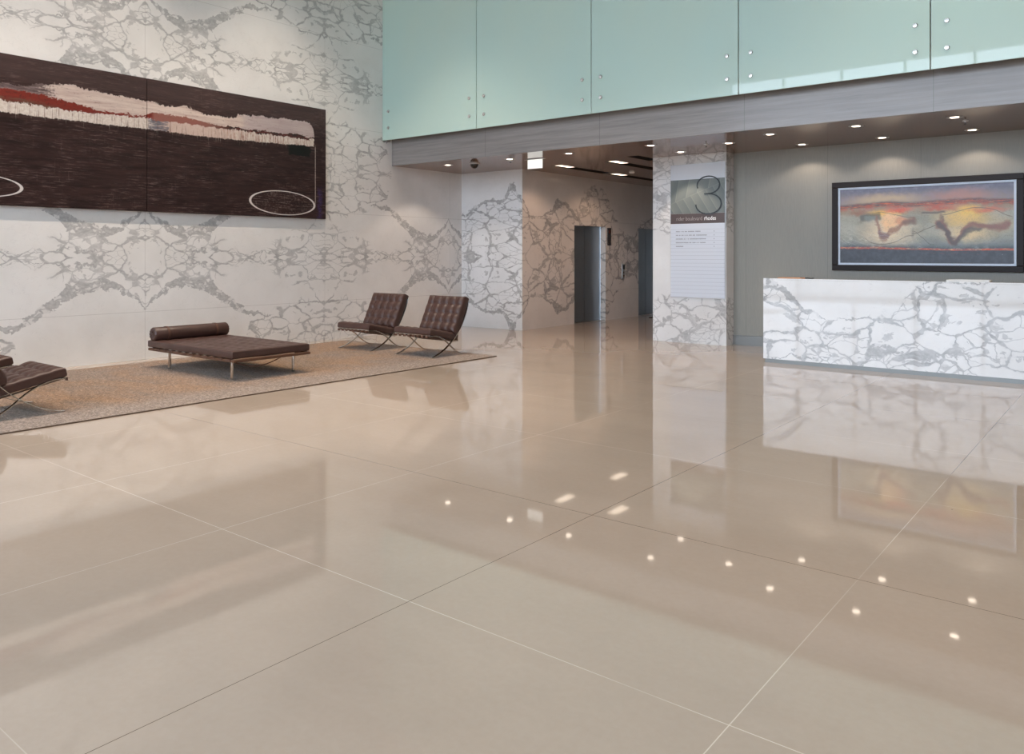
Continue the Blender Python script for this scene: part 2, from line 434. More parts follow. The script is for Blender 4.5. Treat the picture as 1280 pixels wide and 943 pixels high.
# ------------------------------------------------------------------ mezzanine glass
jx = [W+.0, -9.147, -6.772, -4.377, -2.001, .375, 2.75, 5.12, RX]
pads = plain('stainless_cap', (.72, .72, .70), .22, 1)
places = ['at the marble lounge wall', 'second from the marble lounge wall, above the exit sign', 'above the marble pillar and directory board',
          'above the left end of the reception counter', 'at the right edge of the view, above the framed landscape']
for i in range(len(jx)-1):
    x0, x1 = jx[i], jx[i+1]
    if i > 4: break
    e = empty('glass_panel', ((x0+x1)/2, GY, 3.745), 0, 'pale green glass panel '+places[i], 'glass panel', 'green glass panels above the stone band')
    b = MB(); b.box(-(x1-x0)/2+.006, (x1-x0)/2-.006, 0, .018, 0, 3.9)
    b.build('pane', m_glass, e, bevel=.003)
    for xx in (x0+.175, x1-.165):
        for zz in (3.977, 4.295):
            b = MB(); b.lathe((xx-(x0+x1)/2, 0, zz-3.745), [(.003, -.022), (.024, -.021), (.030, -.014), (.031, 0)], 20, 'y', True)
            b.cyl((xx-(x0+x1)/2, .1585, zz-3.745), .014, .281, 12, 'y')
            b.build('standoff', pads, e, smooth=False)
# unseen continuation to the right wall
b = MB(); b.box(jx[5]+.006, RX, GY, GY+.018, 3.745, 7.64)
tag(b.build('glass_panel', m_glass), 'pale green glass running on to the right beyond the view', 'glass panel', 'green glass panels above the stone band')

# ------------------------------------------------------------------ lifts
for k, (l0, l1) in enumerate(lifts):
    c = (l0+l1)/2
    d = empty('door_%d' % (k+1), (-10.06, c, 0)); struct(d)
    for s in (-1, 1):
        b = MB(); y0, y1 = (-(l1-l0)/2-.05, -.007) if s < 0 else (.007, (l1-l0)/2+.05)
        b.box(-.03, 0, y0, y1, .008, 2.25); b.build('door_panel', m_door, d)
    b = MB(); b.box(-.06, -.031, -.7, .7, 0, 2.3); b.build('shaft_gap', m_dark, d)
    b = MB(); b.box(.0, .135, -(l1-l0)/2+.001, (l1-l0)/2-.001, 0, .006); b.build('sill', m_brush, d)
lan = empty('lift_indicator', (-9.9, 16.10, 1.76), 0, 'slim dark lift indicator panel high on the marble beside the first lift door', 'lift indicator')
b = MB(); b.box(0, .02, -.075, .075, 0, .41); b.build('housing', plain('dark_indicator', (.03, .022, .02), .2), lan, bevel=.004)
b = MB(); b.box(.02, .024, -.035, .035, .28, .35); b.build('arrow_window', plain('arrow_glass', (.10, .03, .02), .2), lan)
b = MB(); b.box(.02, .024, -.035, .035, .06, .13); b.build('arrow_window', plain('arrow_glass_low', (.06, .05, .05), .2), lan)
cp = empty('lift_call_panel', (-9.9, 16.76, .95), 0, 'narrow lift call button plate on the marble between the two lift doors', 'call panel')
b = MB(); b.box(-.001, .012, -.065, .065, 0, .37); b.build('plate', m_brush, cp, bevel=.003)
b = MB(); b.box(.012, .015, -.045, .045, .24, .34); b.build('display', plain('call_display', (.03, .03, .03), .2), cp)
for zz in (.08, .16):
    b = MB(); b.cyl((.015, 0, zz), .022, .01, 16, 'x'); b.build('button', plain('call_button', (.2, .15, .12), .3), cp)
mt = MB(); mt.box(-9.5, -7.4, 17.3, 18.9, .0, .012)
tag(mt.build('door_mat', plain('black_mat', (.012, .012, .012), .9)), 'black entrance mat on the floor outside the far lift', 'mat')

# ------------------------------------------------------------------ lobby slot lights
slot_lab = ['recessed slot light nearest the exit sign', 'recessed slot light running on behind the first one, farther in', 'recessed slot light to the right, near the marble pillar',
            'recessed slot light to the right, deep in the lift lobby', 'short dark slot in the ceiling right beside the marble pillar']
for k, (x0, x1, y0, y1) in enumerate(slots):
    e = empty('slot_light', ((x0+x1)/2, y0, CZ), 0, slot_lab[k], 'slot light', 'slot lights in the lift lobby ceiling')
    w = (x1-x0)/2-.002; L = y1-y0-.002
    b = MB()
    b.box(-w, w, .002, L, .11, .118); b.box(-w, -w+.004, .002, L, .001, .11); b.box(w-.004, w, .002, L, .001, .11)
    b.box(-w, w, .002, .006, .001, .11); b.box(-w, w, L-.004, L, .001, .11)
    b.build('channel', m_dark, e)
    if k < 4:
        for j in range(3):
            b = MB(); b.box(-w+.03, w-.03, .03+j*.19, .19+j*.19, .012, .04)
            b.build('lamp', m_slotlamp, e, bevel=.006)
        l = bpy.data.lights.new('slot_lamp', 'SPOT'); l.spot_size = math.radians(140); l.spot_blend = .5; l.shadow_soft_size = .04; l.energy = 26; l.color = (1, .64, .42)
        lo = bpy.data.objects.new('slot_lamp_light', l); COL.objects.link(lo); lo.parent = e; lo.location = (0, .3, .008)
sm = MB(); sm.lathe((-8.45, 14.66, CZ), [(.06, 0), (.06, -.012), (.045, -.03), (.012, -.034)], 24, close=True)
tag(sm.build('smoke_detector', m_white, smooth=False), 'small white smoke detector on the lift lobby ceiling between the slots', 'smoke detector')

# ------------------------------------------------------------------ downlights
def downlight(x, y, label, power=35, spread=95, visible=True):
    e = empty('downlight', (x, y, CZ), 0, label, 'downlight', 'round downlights in the soffit')
    b = MB(); b.lathe((0, 0, 0), [(.060, -.0005), (.062, -.003), (.096, -.002), (.098, 0)], 32); b.build('trim_ring', m_brush, e, smooth=True)
    b = MB(); b.lathe((0, 0, 0), [(.060, -.0006), (.050, -.0012)], 32); b.build('reflector', m_reflector, e, smooth=True)
    b = MB(); b.lathe((0, 0, -.003), [(.001, -.0012), (.05, -.0010), (.052, .0005), (.052, 0.002)], 24, close=True); b.build('lamp', m_lamp, e, smooth=True)
    l = bpy.data.lights.new('downlight_beam', 'SPOT'); l.energy = power; l.spot_size = math.radians(spread); l.spot_blend = .35
    l.color = (1, .82, .68); l.shadow_soft_size = .03
    lo = bpy.data.objects.new('downlight_beam', l); COL.objects.link(lo); lo.parent = e; lo.location = (0, 0, -.03)
    return e
DL = [(-10.585, 11.3, 'round downlight nearest the marble lounge wall', 22, 115), (-9.05, 11.3, 'round downlight between the dome camera and the exit sign', 18, 100),
      (-7.75, 11.3, 'round downlight just right of the exit sign', 18, 100), (-6.16, 11.28, 'round downlight above the left edge of the marble pillar', 14, 100),
      (-6.16, 12.32, 'round downlight right above the directory board', 34, 85), (-5.08, 11.8, 'dim round downlight in front of the right edge of the marble pillar', 4, 90),
      (-4.24, 11.3, 'round downlight in front of the left end of the counter', 14, 95), (-4.24, 12.66, 'round downlight near the grey wall, left of the framed landscape', 9, 130),
      (-3.06, 11.3, 'round downlight above the counter, second in its front row', 14, 95), (-3.06, 12.66, 'round downlight near the grey wall above the left half of the landscape', 9, 130),
      (-1.89, 11.35, 'round downlight above the counter, rightmost of the front row', 14, 95), (-1.89, 12.66, 'round downlight near the grey wall above the right half of the landscape', 9, 130)]
for x, y, lab, p, sp in DL: downlight(x, y, lab, p, sp)
for x, y, lab in [(-5.41, 11.7, 'tiny sprinkler rosette in the soffit in front of the marble pillar'), (-1.83, 11.73, 'tiny sprinkler rosette in the soffit between the two rightmost downlights'),
                  (-9.15, 11.45, 'tiny sprinkler rosette in the soffit next to the dome camera')]:
    e = empty('sprinkler', (x, y, CZ), 0, lab, 'sprinkler', 'sprinkler rosettes in the soffit')
    b = MB(); b.lathe((0, 0, 0), [(.04, .002), (.038, -.006), (.012, -.01), (.01, -.02)], 20, close=True); b.build('rosette', m_brush, e)
    b = MB(); b.cyl((0, 0, -.03), .006, .03, 10); b.cyl((0, 0, -.045), .018, .003, 16); b.build('deflector', m_dark, e)

cam_ = empty('dome_camera', (-9.99, 11.4, CZ), 0, 'dark dome security camera hanging from the soffit left of the exit sign', 'security camera')
b = MB(); b.lathe((0, 0, 0), [(.105, .002), (.105, -.012), (.085, -.02), (.082, -.02)], 32, close=True); b.build('base_ring', plain('camera_ring', (.5, .5, .5), .3), cam_, smooth=False)
b = MB(); b.lathe((0, 0, -.018), [(.078*math.cos(a), -.085*math.sin(a)) for a in [i*PI/2/10 for i in range(10)]]+[(.002, -.085)], 32)
b.build('dome', plain('smoked_dome', (.02, .015, .012), .06), cam_, smooth=True)

ex = empty('exit_sign', (-8.66, 11.55, CZ), 0, 'small white backlit hanging sign under the soffit edge', 'sign')
b = MB(); b.box(-.22, .22, -.03, .03, -.012, 0); b.build('ceiling_plate', m_brush, ex)
b = MB(); b.box(-.165, .165, -.008, .008, -.175, -.012); b.build('sign_face', m_exit, ex, bevel=.002)
b = MB(); b.box(-.17, .17, -.011, .011, -.183, -.1755); b.build('edge_strip', m_brush, ex)

# ------------------------------------------------------------------ directory board on the pillar
DB = empty('directory_board', (-6.08, 12.77, .79), 0, 'tall building directory board with a large numeral 3 on the marble pillar', 'directory board')
bx0, bx1 = -6.57+6.08, -5.552+6.08
def mat_list():
    t = NT('directory_list'); X, Y, Z = t.xyz()
    j = t.ramp((Z-.02).pp(.0325), .0028, .0012)*t.ramp(Z, 1.20, 1.19)*t.ramp(Z, .0, .03)
    col = t.mix(j*.55, srgb(214, 220, 230), srgb(140, 146, 156))
    return t.set(color=col, rough=.25)
def mat_leaf():
    t = NT('leaf_print'); X, Y, Z = t.xyz()
    # midrib rises to the right; ribs above lean one way, ribs below the other
    mid = (Z-1.66)-(X+.42)*.36
    up = X*1.0-(Z-1.75)*.18-((Z-1.75)*(Z-1.75))*.1
    dn = X*1.0+(Z-1.6)*.62
    side = t.ramp(mid, -.004, .004)
    r = t.math('FRACT', (up*5.2))*side+t.math('FRACT', (dn*6.0))*(1-side)
    shade = t.ramp(r, 0, 1)
    line = t.ramp((r-.03).abs(), .06, .0)
    col = t.mix(shade, srgb(116, 122, 118), srgb(104, 112, 110))
    col = t.mix((line*.5).max(t.ramp(mid.abs(), .008, .002)*.4), col, srgb(140, 144, 136))
    return t.set(color=col, rough=.3)
b = MB(); b.box(bx0, bx1, -.022, -.0005, 0, 2.33); b.build('backing', m_brush, DB)
b = MB(); b.box(bx0+.008, bx1-.006, -.030, -.0225, 2.058, 2.322); b.build('header_panel', plain('header_white', srgb(214, 220, 228), .2), DB)
b = MB(); b.box(bx0+.008, bx1-.006, -.030, -.0225, 1.466, 2.056); b.build('leaf_panel', mat_leaf(), DB)
b = MB(); b.box(bx0+.008, bx1-.006, -.030, -.0225, 1.292, 1.464); b.build('name_band', plain('brown_band', srgb(84, 70, 68), .3), DB)
b = MB(); b.box(bx0+.008, bx1-.006, -.030, -.0225, .008, 1.290); b.build('list_panel', mat_list(), DB)
m_ink = plain('dark_numeral', srgb(44, 50, 54), .35); m_wtxt = plain('white_lettering', srgb(240, 240, 240), .4); m_gtxt = plain('pale_lettering', srgb(168, 158, 156), .4)
def arc(cx, cz, rx, rz, a0, a1, n=28): return [(cx+rx*math.cos(math.radians(a0+(a1-a0)*i/n)), -.036, cz+rz*math.sin(math.radians(a0+(a1-a0)*i/n))) for i in range(n+1)]
Z0 = .79
cx3 = -5.85+6.08
p3 = arc(cx3, 2.735-Z0, .205, .150, 200, -90, 34)[:-1]
p3b = arc(cx3, 2.412-Z0, .232, .173, 90, -178, 36)
b = MB(); b.sweep(p3+[(cx3-.02, -.036, 2.585-Z0), (cx3-.075, -.036, 2.583-Z0)], .012, .020, (0, 1, 0))
b.sweep(p3b, .012, .020, (0, 1, 0)); b.build('numeral', m_ink, DB)
def text(s, x, z, size, mat, name, y=-.0312, bold=0, sx=1.0, parent=DB):
    c = bpy.data.curves.new(name, 'FONT'); c.body = s; c.size = size; c.extrude = .0006; c.offset = bold; c.resolution_u = 3
    o = bpy.data.objects.new(name, c); COL.objects.link(o)
    dg = bpy.context.evaluated_depsgraph_get(); me = bpy.data.meshes.new_from_object(o.evaluated_get(dg))
    COL.objects.unlink(o); bpy.data.objects.remove(o)
    for v in me.vertices: v.co = Vector((v.co.x*sx, -v.co.z, v.co.y))
    wd = max(v.co.x for v in me.vertices)
    me.materials.clear(); me.materials.append(mat)
    o = bpy.data.objects.new(name, me); COL.objects.link(o); o.parent = parent; o.location = (x, y, z)
    return wd
wd = text('rider boulevard', -.375, 1.346, .098, m_gtxt, 'lettering', bold=-.0006, sx=.80)
text('rhodes', -.375+wd+.035, 1.346, .098, m_wtxt, 'lettering', bold=.0015, sx=.80)
m_tiny = plain('grey_list_lettering', srgb(150, 154, 162), .5)
rr = random.Random(3)
for row, (ln) in enumerate((.46, .58, .56, .55, .14)):
    b = MB(); z = 1.155-row*.065; xx = bx0+.11
    while xx < bx0+.11+ln:
        w = rr.choice((.008, .010, .012, .014))
        b.box(xx, xx+w, -.0315, -.0303, z-.009+rr.uniform(-.001, .001), z+.009)
        b.box(xx+w, xx+w+.0045, -.0306, -.0303, z-.001, z+.001)
        xx += w+(.004 if rr.random() < .86 else .02)
    b.box(bx1-.20, bx1-.188, -.0315, -.0303, z-.009, z+.009)
    o = b.build('tenant_entry', m_tiny, DB); o['kind'] = 'stuff'


# ------------------------------------------------------------------ reception counter
CT = empty('reception_counter', (-4.30, 11.2, 0), 0, 'long white marble reception counter with grey veins on a steel plinth', 'reception counter')
b = MB(); b.box(0, 5.2, 0, .04, .055, 1.185)
fr = b.build('front_panel', M_counter, CT)
for v in fr.data.vertices: v.co += Vector((-4.30, 11.2, 0))
fr.location = (4.30, -11.2, 0)
b = MB(); b.box(-4.30, -4.26, 11.2405, 12.05, .055, 1.1845); sd = b.build('side_panel', M_counter, CT); sd.location = (4.30, -11.2, 0)
b = MB(); b.box(-4.30, .9, 11.20, 11.52, 1.1855, 1.205); tp = b.build('counter_top', M_counter, CT, bevel=.002); tp.location = (4.30, -11.2, 0)
b = MB(); b.box(.02, 5.18, .012, .03, .0, .054); b.box(.02, .038, .03, .84, 0, .054); b.build('plinth', m_skirt, CT)
b = MB(); b.box(.05, 5.15, .05, .85, .70, .735); b.build('desk_top', plain('desk_laminate', srgb(200, 180, 160), .4), CT)
b = MB(); b.box(5.16, 5.199, .05, .85, .056, 1.18); b.build('end_panel', m_white, CT)
tr = empty('document_tray', (-1.73, 11.36, 1.205), 0, 'low white rectangular tray standing on the right part of the counter', 'tray')
b = MB(); b.box(-.235, .235, -.12, .12, 0, .006); b.build('tray_base', m_white, tr)
b = MB()
for q in ((-.235, .235, -.12, -.114), (-.235, .235, .114, .12), (-.235, -.229, -.114, .114), (.229, .235, -.114, .114)): b.box(q[0], q[1], q[2], q[3], .006, .024)
b.build('tray_rim', m_white, tr)
pd = MB(); pd.box(-4.12, -3.80, 11.27, 11.48, 1.2055, 1.218); tag(pd.build('desk_pad', plain('tan_pad', srgb(205, 150, 110), .5), bevel=.003), 'thin tan pad lying at the left end of the marble counter', 'pad')
pen = MB(); pen.cyl((-3.70, 11.35, 1.2135), .0075, .11, 12, 'x'); pen.cyl((-3.635, 11.35, 1.2135), .0075, .02, 12, 'x', .001)
tag(pen.build('pen', plain('black_pen', (.02, .02, .02), .3)), 'dark pen lying beside the tan pad on the counter', 'pen')

# ------------------------------------------------------------------ framed landscape
LP = empty('framed_painting', (-2.60, 13.07, 1.987), 0, 'wide dark-framed abstract landscape painting above the reception counter', 'painting')
LP.scale = (.983, 1, .983)
def ring(mb, hx0, hx1, hz0, hz1, w, y0, y1):
    mb.box(hx0, hx1, y0, y1, hz1-w, hz1); mb.box(hx0, hx1, y0, y1, hz0, hz0+w)
    mb.box(hx0, hx0+w, y0, y1, hz0+w, hz1-w); mb.box(hx1-w, hx1, y0, y1, hz0+w, hz1-w)
b = MB(); ring(b, -1.305, 1.305, -.703, .703, .088, -.075, -.001); b.build('frame', m_frame, LP, bevel=.006)
b = MB(); ring(b, -1.216, 1.216, -.614, .614, .032, -.050, -.001); b.build('mount', plain('pale_mount', srgb(212, 222, 236), .4), LP)
def mat_landscape():
    t = NT('abstract_landscape'); X, Y, Z = t.xyz()
    hw, hh = 1.184, .582
    u = (X+hw)*(1/(2*hw)); v = (Z+hh)*(1/(2*hh))
    n1 = t.noise(t.vec(u*2.5, v*3, 0), 2, 5, .6, .4); n2 = t.noise(t.vec(u*9, v*4, 2), 3, 5, .65); n3 = t.noise(t.vec(u*3, v*30, 5), 4, 5, .7)
    n4 = t.noise(t.vec(u*5, v*3, 12), 3, 4, .6); n5 = t.noise(t.vec(u*5, v*3, 22), 3, 4, .6)
    wob = (n1-.5)*.06+(n2-.5)*.035
    U = u+(n4-.5)*.07; Vv = v+(n5-.5)*.13
    vv = v+wob
    hz = t.curve(u, [(0, .765), (.15, .775), (.3, .79), (.45, .775), (.6, .79), (.75, .80), (.88, .78), (1, .77)], 0, 1)
    sky = t.mix(t.ramp(vv, .76, 1.0), srgb(150, 134, 130), srgb(90, 92, 114))
    sky = t.mix(t.ramp(n2, .4, .7)*.5, sky, srgb(134, 128, 146))
    sky = t.mix(t.ramp((Vv-hz-.07).abs(), .11, .0)*t.ramp((u-.28).abs(), .32, .05)*.75, sky, srgb(200, 174, 136))
    sky = t.mix(t.ramp((Vv-hz-.06).abs(), .13, .0)*t.ramp((u-.72).abs(), .24, .05)*.65, sky, srgb(190, 130, 112))
    midc = t.mix(t.ramp(n1, .3, .7), srgb(150, 148, 130), srgb(184, 180, 164))
    midc = t.mix(t.ramp(Vv, .40, .2)*.7, midc, srgb(108, 124, 132))
    midc = t.mix(t.ramp(Vv, .58, .76)*.7, midc, srgb(158, 122, 86))
    def blob(cx, cy, rx, ry, col, k=1.0, a=.1):
        nonlocal midc
        d = (((U-cx)*(1/rx)).pow(2)+((Vv-cy)*(1/ry)).pow(2)).pow(.5)
        midc = t.mix(t.ramp(d, 1, a)*k, midc, col)
    blob(.30, .40, .24, .34, srgb(236, 214, 178), .95)
    blob(.28, .66, .15, .08, srgb(246, 190, 46), .95)
    blob(.31, .56, .09, .20, srgb(255, 206, 150), .95, .3)
    blob(.36, .70, .12, .06, srgb(226, 90, 58), .9)
    blob(.12, .67, .10, .06, srgb(150, 92, 60), .8)
    blob(.38, .55, .05, .09, srgb(232, 158, 116), .8, .4)
    blob(.74, .58, .22, .22, srgb(240, 200, 116), .95)
    blob(.76, .66, .10, .10, srgb(250, 206, 90), .8)
    blob(.76, .38, .20, .16, srgb(240, 212, 160), .9)
    blob(.60, .71, .16, .06, srgb(196, 84, 54), .85)
    blob(.86, .67, .16, .06, srgb(222, 96, 60), .7)
    blob(.94, .48, .10, .16, srgb(206, 184, 138), .6)
    blob(.06, .45, .08, .2, srgb(186, 186, 172), .6)
    def stroke(cen, wd, u0, u1, col, k, soft=.0, warp=1.0):
        nonlocal midc
        uq = u+(n4-.5)*.05*warp; vq = v+(n5-.5)*.10*warp+wob*.5*warp
        c = t.curve(uq, cen, 0, 1); w = t.curve(uq, wd, 0, 1, 0, .2)
        m = t.ramp((vq-c).abs(), w+soft, w*.35)*t.ramp(uq, u0-.012, u0+.006)*t.ramp(uq, u1+.012, u1-.006)
        midc = t.mix(m*k, midc, col)
    S = lambda *p: [(0, p[0][1]), *p, (1, p[-1][1])]
    stroke(S((.13, .60), (.17, .61), (.24, .63)), [(0, .05), (1, .05)], .13, .25, srgb(72, 72, 66), .8, .02)
    stroke(S((.14, .60), (.25, .60)), [(0, .022), (1, .022)], .16, .22, srgb(140, 150, 140), .6, .02)
    stroke(S((.21, .60), (.24, .46), (.26, .37), (.285, .34), (.31, .42), (.36, .46), (.40, .54), (.45, .56)), S((.22, .05), (.25, .075), (.285, .045), (.32, .03), (.45, .03)), .22, .46, srgb(150, 92, 70), .75, .03)
    stroke(S((.24, .42), (.27, .36), (.30, .37)), [(0, .035), (1, .035)], .245, .30, srgb(132, 100, 104), .8, .02)
    stroke(S((.36, .52), (.46, .54)), S((.4, .03), (.46, .04)), .39, .465, srgb(112, 88, 74), .7, .02)
    stroke(S((.56, .50), (.60, .50), (.64, .40), (.67, .29), (.69, .28), (.72, .38), (.76, .46), (.80, .48), (.84, .47), (.92, .45), (.98, .48)), S((.58, .04), (.62, .08), (.66, .07), (.69, .04), (.74, .05), (.8, .03), (.86, .03), (.92, .05), (.97, .04)), .585, .975, srgb(138, 74, 66), .85, .03)
    stroke(S((.56, .54), (.60, .50), (.62, .45), (.66, .33), (.69, .27), (.71, .30), (.75, .40), (.80, .43), (.9, .42)), S((.58, .03), (.62, .05), (.68, .05), (.72, .05), (.76, .03), (.82, .012)), .59, .83, srgb(84, 72, 68), .85, .025)
    stroke(S((.60, .60), (.62, .56), (.635, .50)), [(0, .03), (1, .03)], .60, .64, srgb(110, 72, 64), .6, .03)
    stroke(S((.40, .66), (.5, .655), (.58, .65), (.62, .66)), [(0, .012), (1, .012)], .50, .63, srgb(74, 60, 56), .75, .01, .3)
    stroke(S((.44, .38), (.52, .44), (.60, .52), (.62, .60)), [(0, .004), (1, .004)], .45, .62, srgb(84, 76, 68), .8, .004, .1)
    stroke(S((.14, .34), (.20, .27), (.26, .25), (.33, .27), (.44, .36)), [(0, .004), (1, .004)], .16, .45, srgb(110, 92, 80), .7, .004, .1)
    stroke(S((.44, .42), (.50, .34), (.57, .24)), [(0, .004), (1, .004)], .455, .57, srgb(84, 84, 84), .75, .004, .1)
    stroke(S((.62, .62), (.7, .66), (.8, .70), (.88, .68), (1, .58)), [(0, .004), (1, .004)], .62, .99, srgb(90, 78, 68), .7, .004, .1)
    stroke(S((.24, .68), (.34, .64), (.44, .60)), [(0, .003), (1, .003)], .24, .46, srgb(96, 76, 64), .7, .004, .1)
    stroke(S((.42, .18), (.43, .40)), [(0, .10), (1, .10)], .447, .449, srgb(84, 80, 76), .6, .0, .0)
    # sweeping contour lines and scratches
    ring = t.math('FRACT', ((U-.28).pow(2)*2.2+(Vv-.75).pow(2)).pow(.5)*22)
    midc = t.mix(t.ramp((ring-.5).abs(), .10, .02)*t.ramp(u, .48, .36)*t.ramp(Vv, .50, .36)*.35, midc, srgb(236, 230, 214))
    scr = t.ramp((t.noise(t.vec(u*14+v*5, v*3, 8), 3, 4, .6)-.5).abs(), .012, 0)
    scr2 = t.ramp((t.noise(t.vec(u*6-v*4, v*3+u, 28), 4, 3, .5)-.5).abs(), .009, 0)
    midc = t.mix((scr.max(scr2))*.45, midc, srgb(92, 84, 76))
    col = t.mix(t.ramp(v-hz+wob*.5, -.025, .025), midc, sky)
    # burning horizon
    hq = v-hz+wob*.8
    hb = t.ramp((hq+.005).abs(), .050, .012)*t.ramp(n3+n2*.5, .50, .74)
    col = t.mix(hb*.92, col, srgb(56, 42, 44))
    glow = t.ramp((hq+.035).abs(), .06, .0)*t.ramp(n4, .40, .56)
    col = t.mix(glow*.5, col, srgb(180, 66, 42))
    fire = t.ramp(t.noise(t.vec(u*2.2, v*34, 5), 4, 5, .7), .50, .60)*t.ramp((hq+.012).abs(), .045, .012)
    col = t.mix(fire*.9, col, srgb(226, 92, 40))
    fl = t.ramp(t.noise(t.vec(u*5, v*60, 7), 5, 4, .7), .58, .66)*t.ramp((hq+.01).abs(), .04, .01)
    col = t.mix(fl*.85, col, srgb(255, 196, 130))
    # lower glowing line and dark foreground
    lo = t.curve(u, [(0, .205), (.2, .20), (.4, .19), (.5, .185), (.65, .175), (.8, .175), (1, .175)], 0, 1)
    lq = v-lo+wob*.45
    col = t.mix(t.ramp(lq, .085, .0)*t.ramp(n2, .30, .55)*.9, col, srgb(58, 66, 76))
    fg = t.mix(t.ramp(n2, .35, .7), srgb(30, 34, 48), srgb(56, 56, 70))
    col = t.mix(t.ramp(lq, .0, -.015), col, fg)
    f2 = t.ramp(lq.abs(), .020, .004)*t.ramp(n3, .42, .56)
    col = t.mix(f2, col, srgb(226, 80, 36))
    f4 = t.ramp((lq+.045).abs(), .03, .0)*t.ramp(n3, .58, .66)*t.ramp((u-.72).abs(), .22, .08)
    col = t.mix(f4*.8, col, srgb(170, 50, 40))
    f3 = t.ramp((lq-.003).abs(), .014, .003)*t.ramp(t.noise(t.vec(u*8, v*50, 17), 4, 4, .7), .54, .62)
    col = t.mix(f3, col, srgb(255, 214, 150))
    sp = t.ramp(t.voro(t.vec(u*2, v, 1), 22, 'F1'), .075, .05)*t.ramp(t.noise(t.vec(u, v, 0), 5, 2, .5), .50, .56)*t.ramp(v, .42, .25)
    col = t.mix(sp, col, srgb(236, 238, 240))
    t.set(color=col, rough=.35); t.bump(n2, .1, .003)
    return t.m
b = MB(); b.box(-1.183, 1.183, -.046, -.001, -.581, .581); b.build('canvas', mat_landscape(), LP)

# ------------------------------------------------------------------ large two-panel painting on the lounge wall
BP = empty('diptych_painting', (W, 5.82, 3.16), 0, 'huge dark brown abstract painting in two panels with a pale horizontal band', 'painting')
def mat_diptych():
    t = NT('dark_abstract'); X, Y, Z = t.xyz()
    s = Y; z = Z+3.16           # parts sit in the frame of the painting: s runs from the seam, z is height
    n1 = t.noise(t.vec(s*.7, z*7, 0), 2.2, 6, .65); n2 = t.noise(t.vec(s*1.6, z*16, 1), 3, 6, .75); n3 = t.noise(t.vec(s*20, z*1.4, 3), 2, 4, .7)
    n4 = t.noise(t.vec(s*2, z*2, 9), 3, 5, .65); big = t.noise(t.vec(s*.9, z*1.4, 4), 1.3, 4, .6)
    n5 = t.noise(t.vec(s*9, z*9, 6), 3, 5, .7); n6 = t.noise(t.vec(s*2.2, z*2.6, 16), 2, 2, .5)
    jit = (n4-.5)*.14+(n5-.5)*.12+(n6-.5)*.06
    dark = t.mix(t.ramp(n1, .35, .68), srgb(34, 19, 18), srgb(54, 35, 33))
    dark = t.mix(t.ramp(n2, .50, .66)*t.ramp(big, .36, .58)*.80, dark, srgb(104, 84, 82))
    dark = t.mix(t.ramp(n2, .60, .72)*t.ramp(n5, .50, .62)*.5, dark, srgb(150, 132, 128))
    dark = t.mix(t.ramp(n3, .58, .70)*t.ramp(big, .46, .58)*t.ramp(n5, .4, .6)*.6, dark, srgb(116, 94, 92))
    dark = t.mix(t.ramp(n1, .45, .30)*.6, dark, srgb(24, 13, 12))
    dark = t.mix(t.ramp(z, 3.70, 3.95)*.30, dark, srgb(96, 78, 76))
    lo, hi = -3.4, 3.3
    T = t.curve(s, [(-3.4, 3.60), (-1.92, 3.76), (-1.55, 3.79), (-1.35, 3.83), (-1.05, 3.86), (-.62, 3.82), (-.1, 3.805), (.38, 3.77), (.64, 3.82), (.8, 3.77), (.97, 3.73), (1.46, 3.745), (1.485, 3.80), (2.14, 3.85), (2.79, 3.87), (2.96, 3.81), (3.02, 3.6), (3.04, 3.44), (3.3, 3.44)], lo, hi, 2, 5)
    B = t.curve(s, [(-3.4, 3.39), (-1.35, 3.38), (0, 3.39), (.84, 3.39), (2.0, 3.416), (2.9, 3.45), (3.3, 3.45)], lo, hi, 2, 5)
    G1 = t.curve(s, [(-3.4, 3.72), (-1.92, 3.70), (-1.3, 3.66), (-.94, 3.60), (-.62, 3.575), (-.05, 3.575), (.1, 3.65), (.84, 3.63), (1.1, 3.60), (1.4, 3.60), (2.14, 3.60), (2.6, 3.63), (3.0, 3.60), (3.3, 3.6)], lo, hi, 2, 5)
    G2 = t.curve(s, [(-3.4, 3.50), (-1.92, 3.53), (-.94, 3.515), (-.62, 3.53), (0, 3.55), (.84, 3.55), (1.32, 3.56), (2.14, 3.555), (2.7, 3.555), (3.0, 3.57), (3.3, 3.57)], lo, hi, 2, 5)
    rag = (t.noise(t.vec(s*7, z*.3, 12), 3, 5, .8)-.5)*.10
    zt = z+jit*.8+rag*.9; zb = z+jit*.35+rag*.8; zg = z+jit*.9
    inb = t.ramp(zb-B, -.006, .006)*t.ramp(T-zt, -.006, .006)*t.ramp(s+jit*.3, 3.015, 3.0)
    wht = t.mix(t.ramp(n5, .3, .7), srgb(214, 206, 198), srgb(192, 178, 168))
    up = t.mix(t.ramp(n1, .35, .7), srgb(206, 190, 180), srgb(180, 158, 150))
    up = t.mix(t.ramp(s+jit*3, 1.5, 1.7)*.5, up, srgb(160, 148, 154))
    up = t.mix(t.ramp(n2, .56, .64)*t.ramp(n4, .44, .56)*.8, up, srgb(88, 70, 72))
    up = t.mix(t.ramp(n5, .62, .68)*.6, up, srgb(70, 54, 56))
    fade = t.ramp(s+jit*6+(n2-.5)*.8, -1.22, -1.46)
    up = t.mix(fade*.92, up, t.mix(t.ramp(n2, .42, .6), srgb(60, 42, 42), srgb(112, 96, 98)))
    pink = t.ramp(s+jit*3, .05, .15)*t.ramp(s, 2.0, .9)*.55
    low = t.mix(pink, wht, srgb(180, 148, 136))
    blue = t.ramp((s-.16+jit*2).abs(), .20, .10)*t.ramp(s, .0, .03)
    low = t.mix(blue*t.ramp(n2, .35, .55), low, srgb(96, 96, 106))
    spl = t.ramp(n3, .48, .60)*t.ramp(s, .8, 1.6)*.65
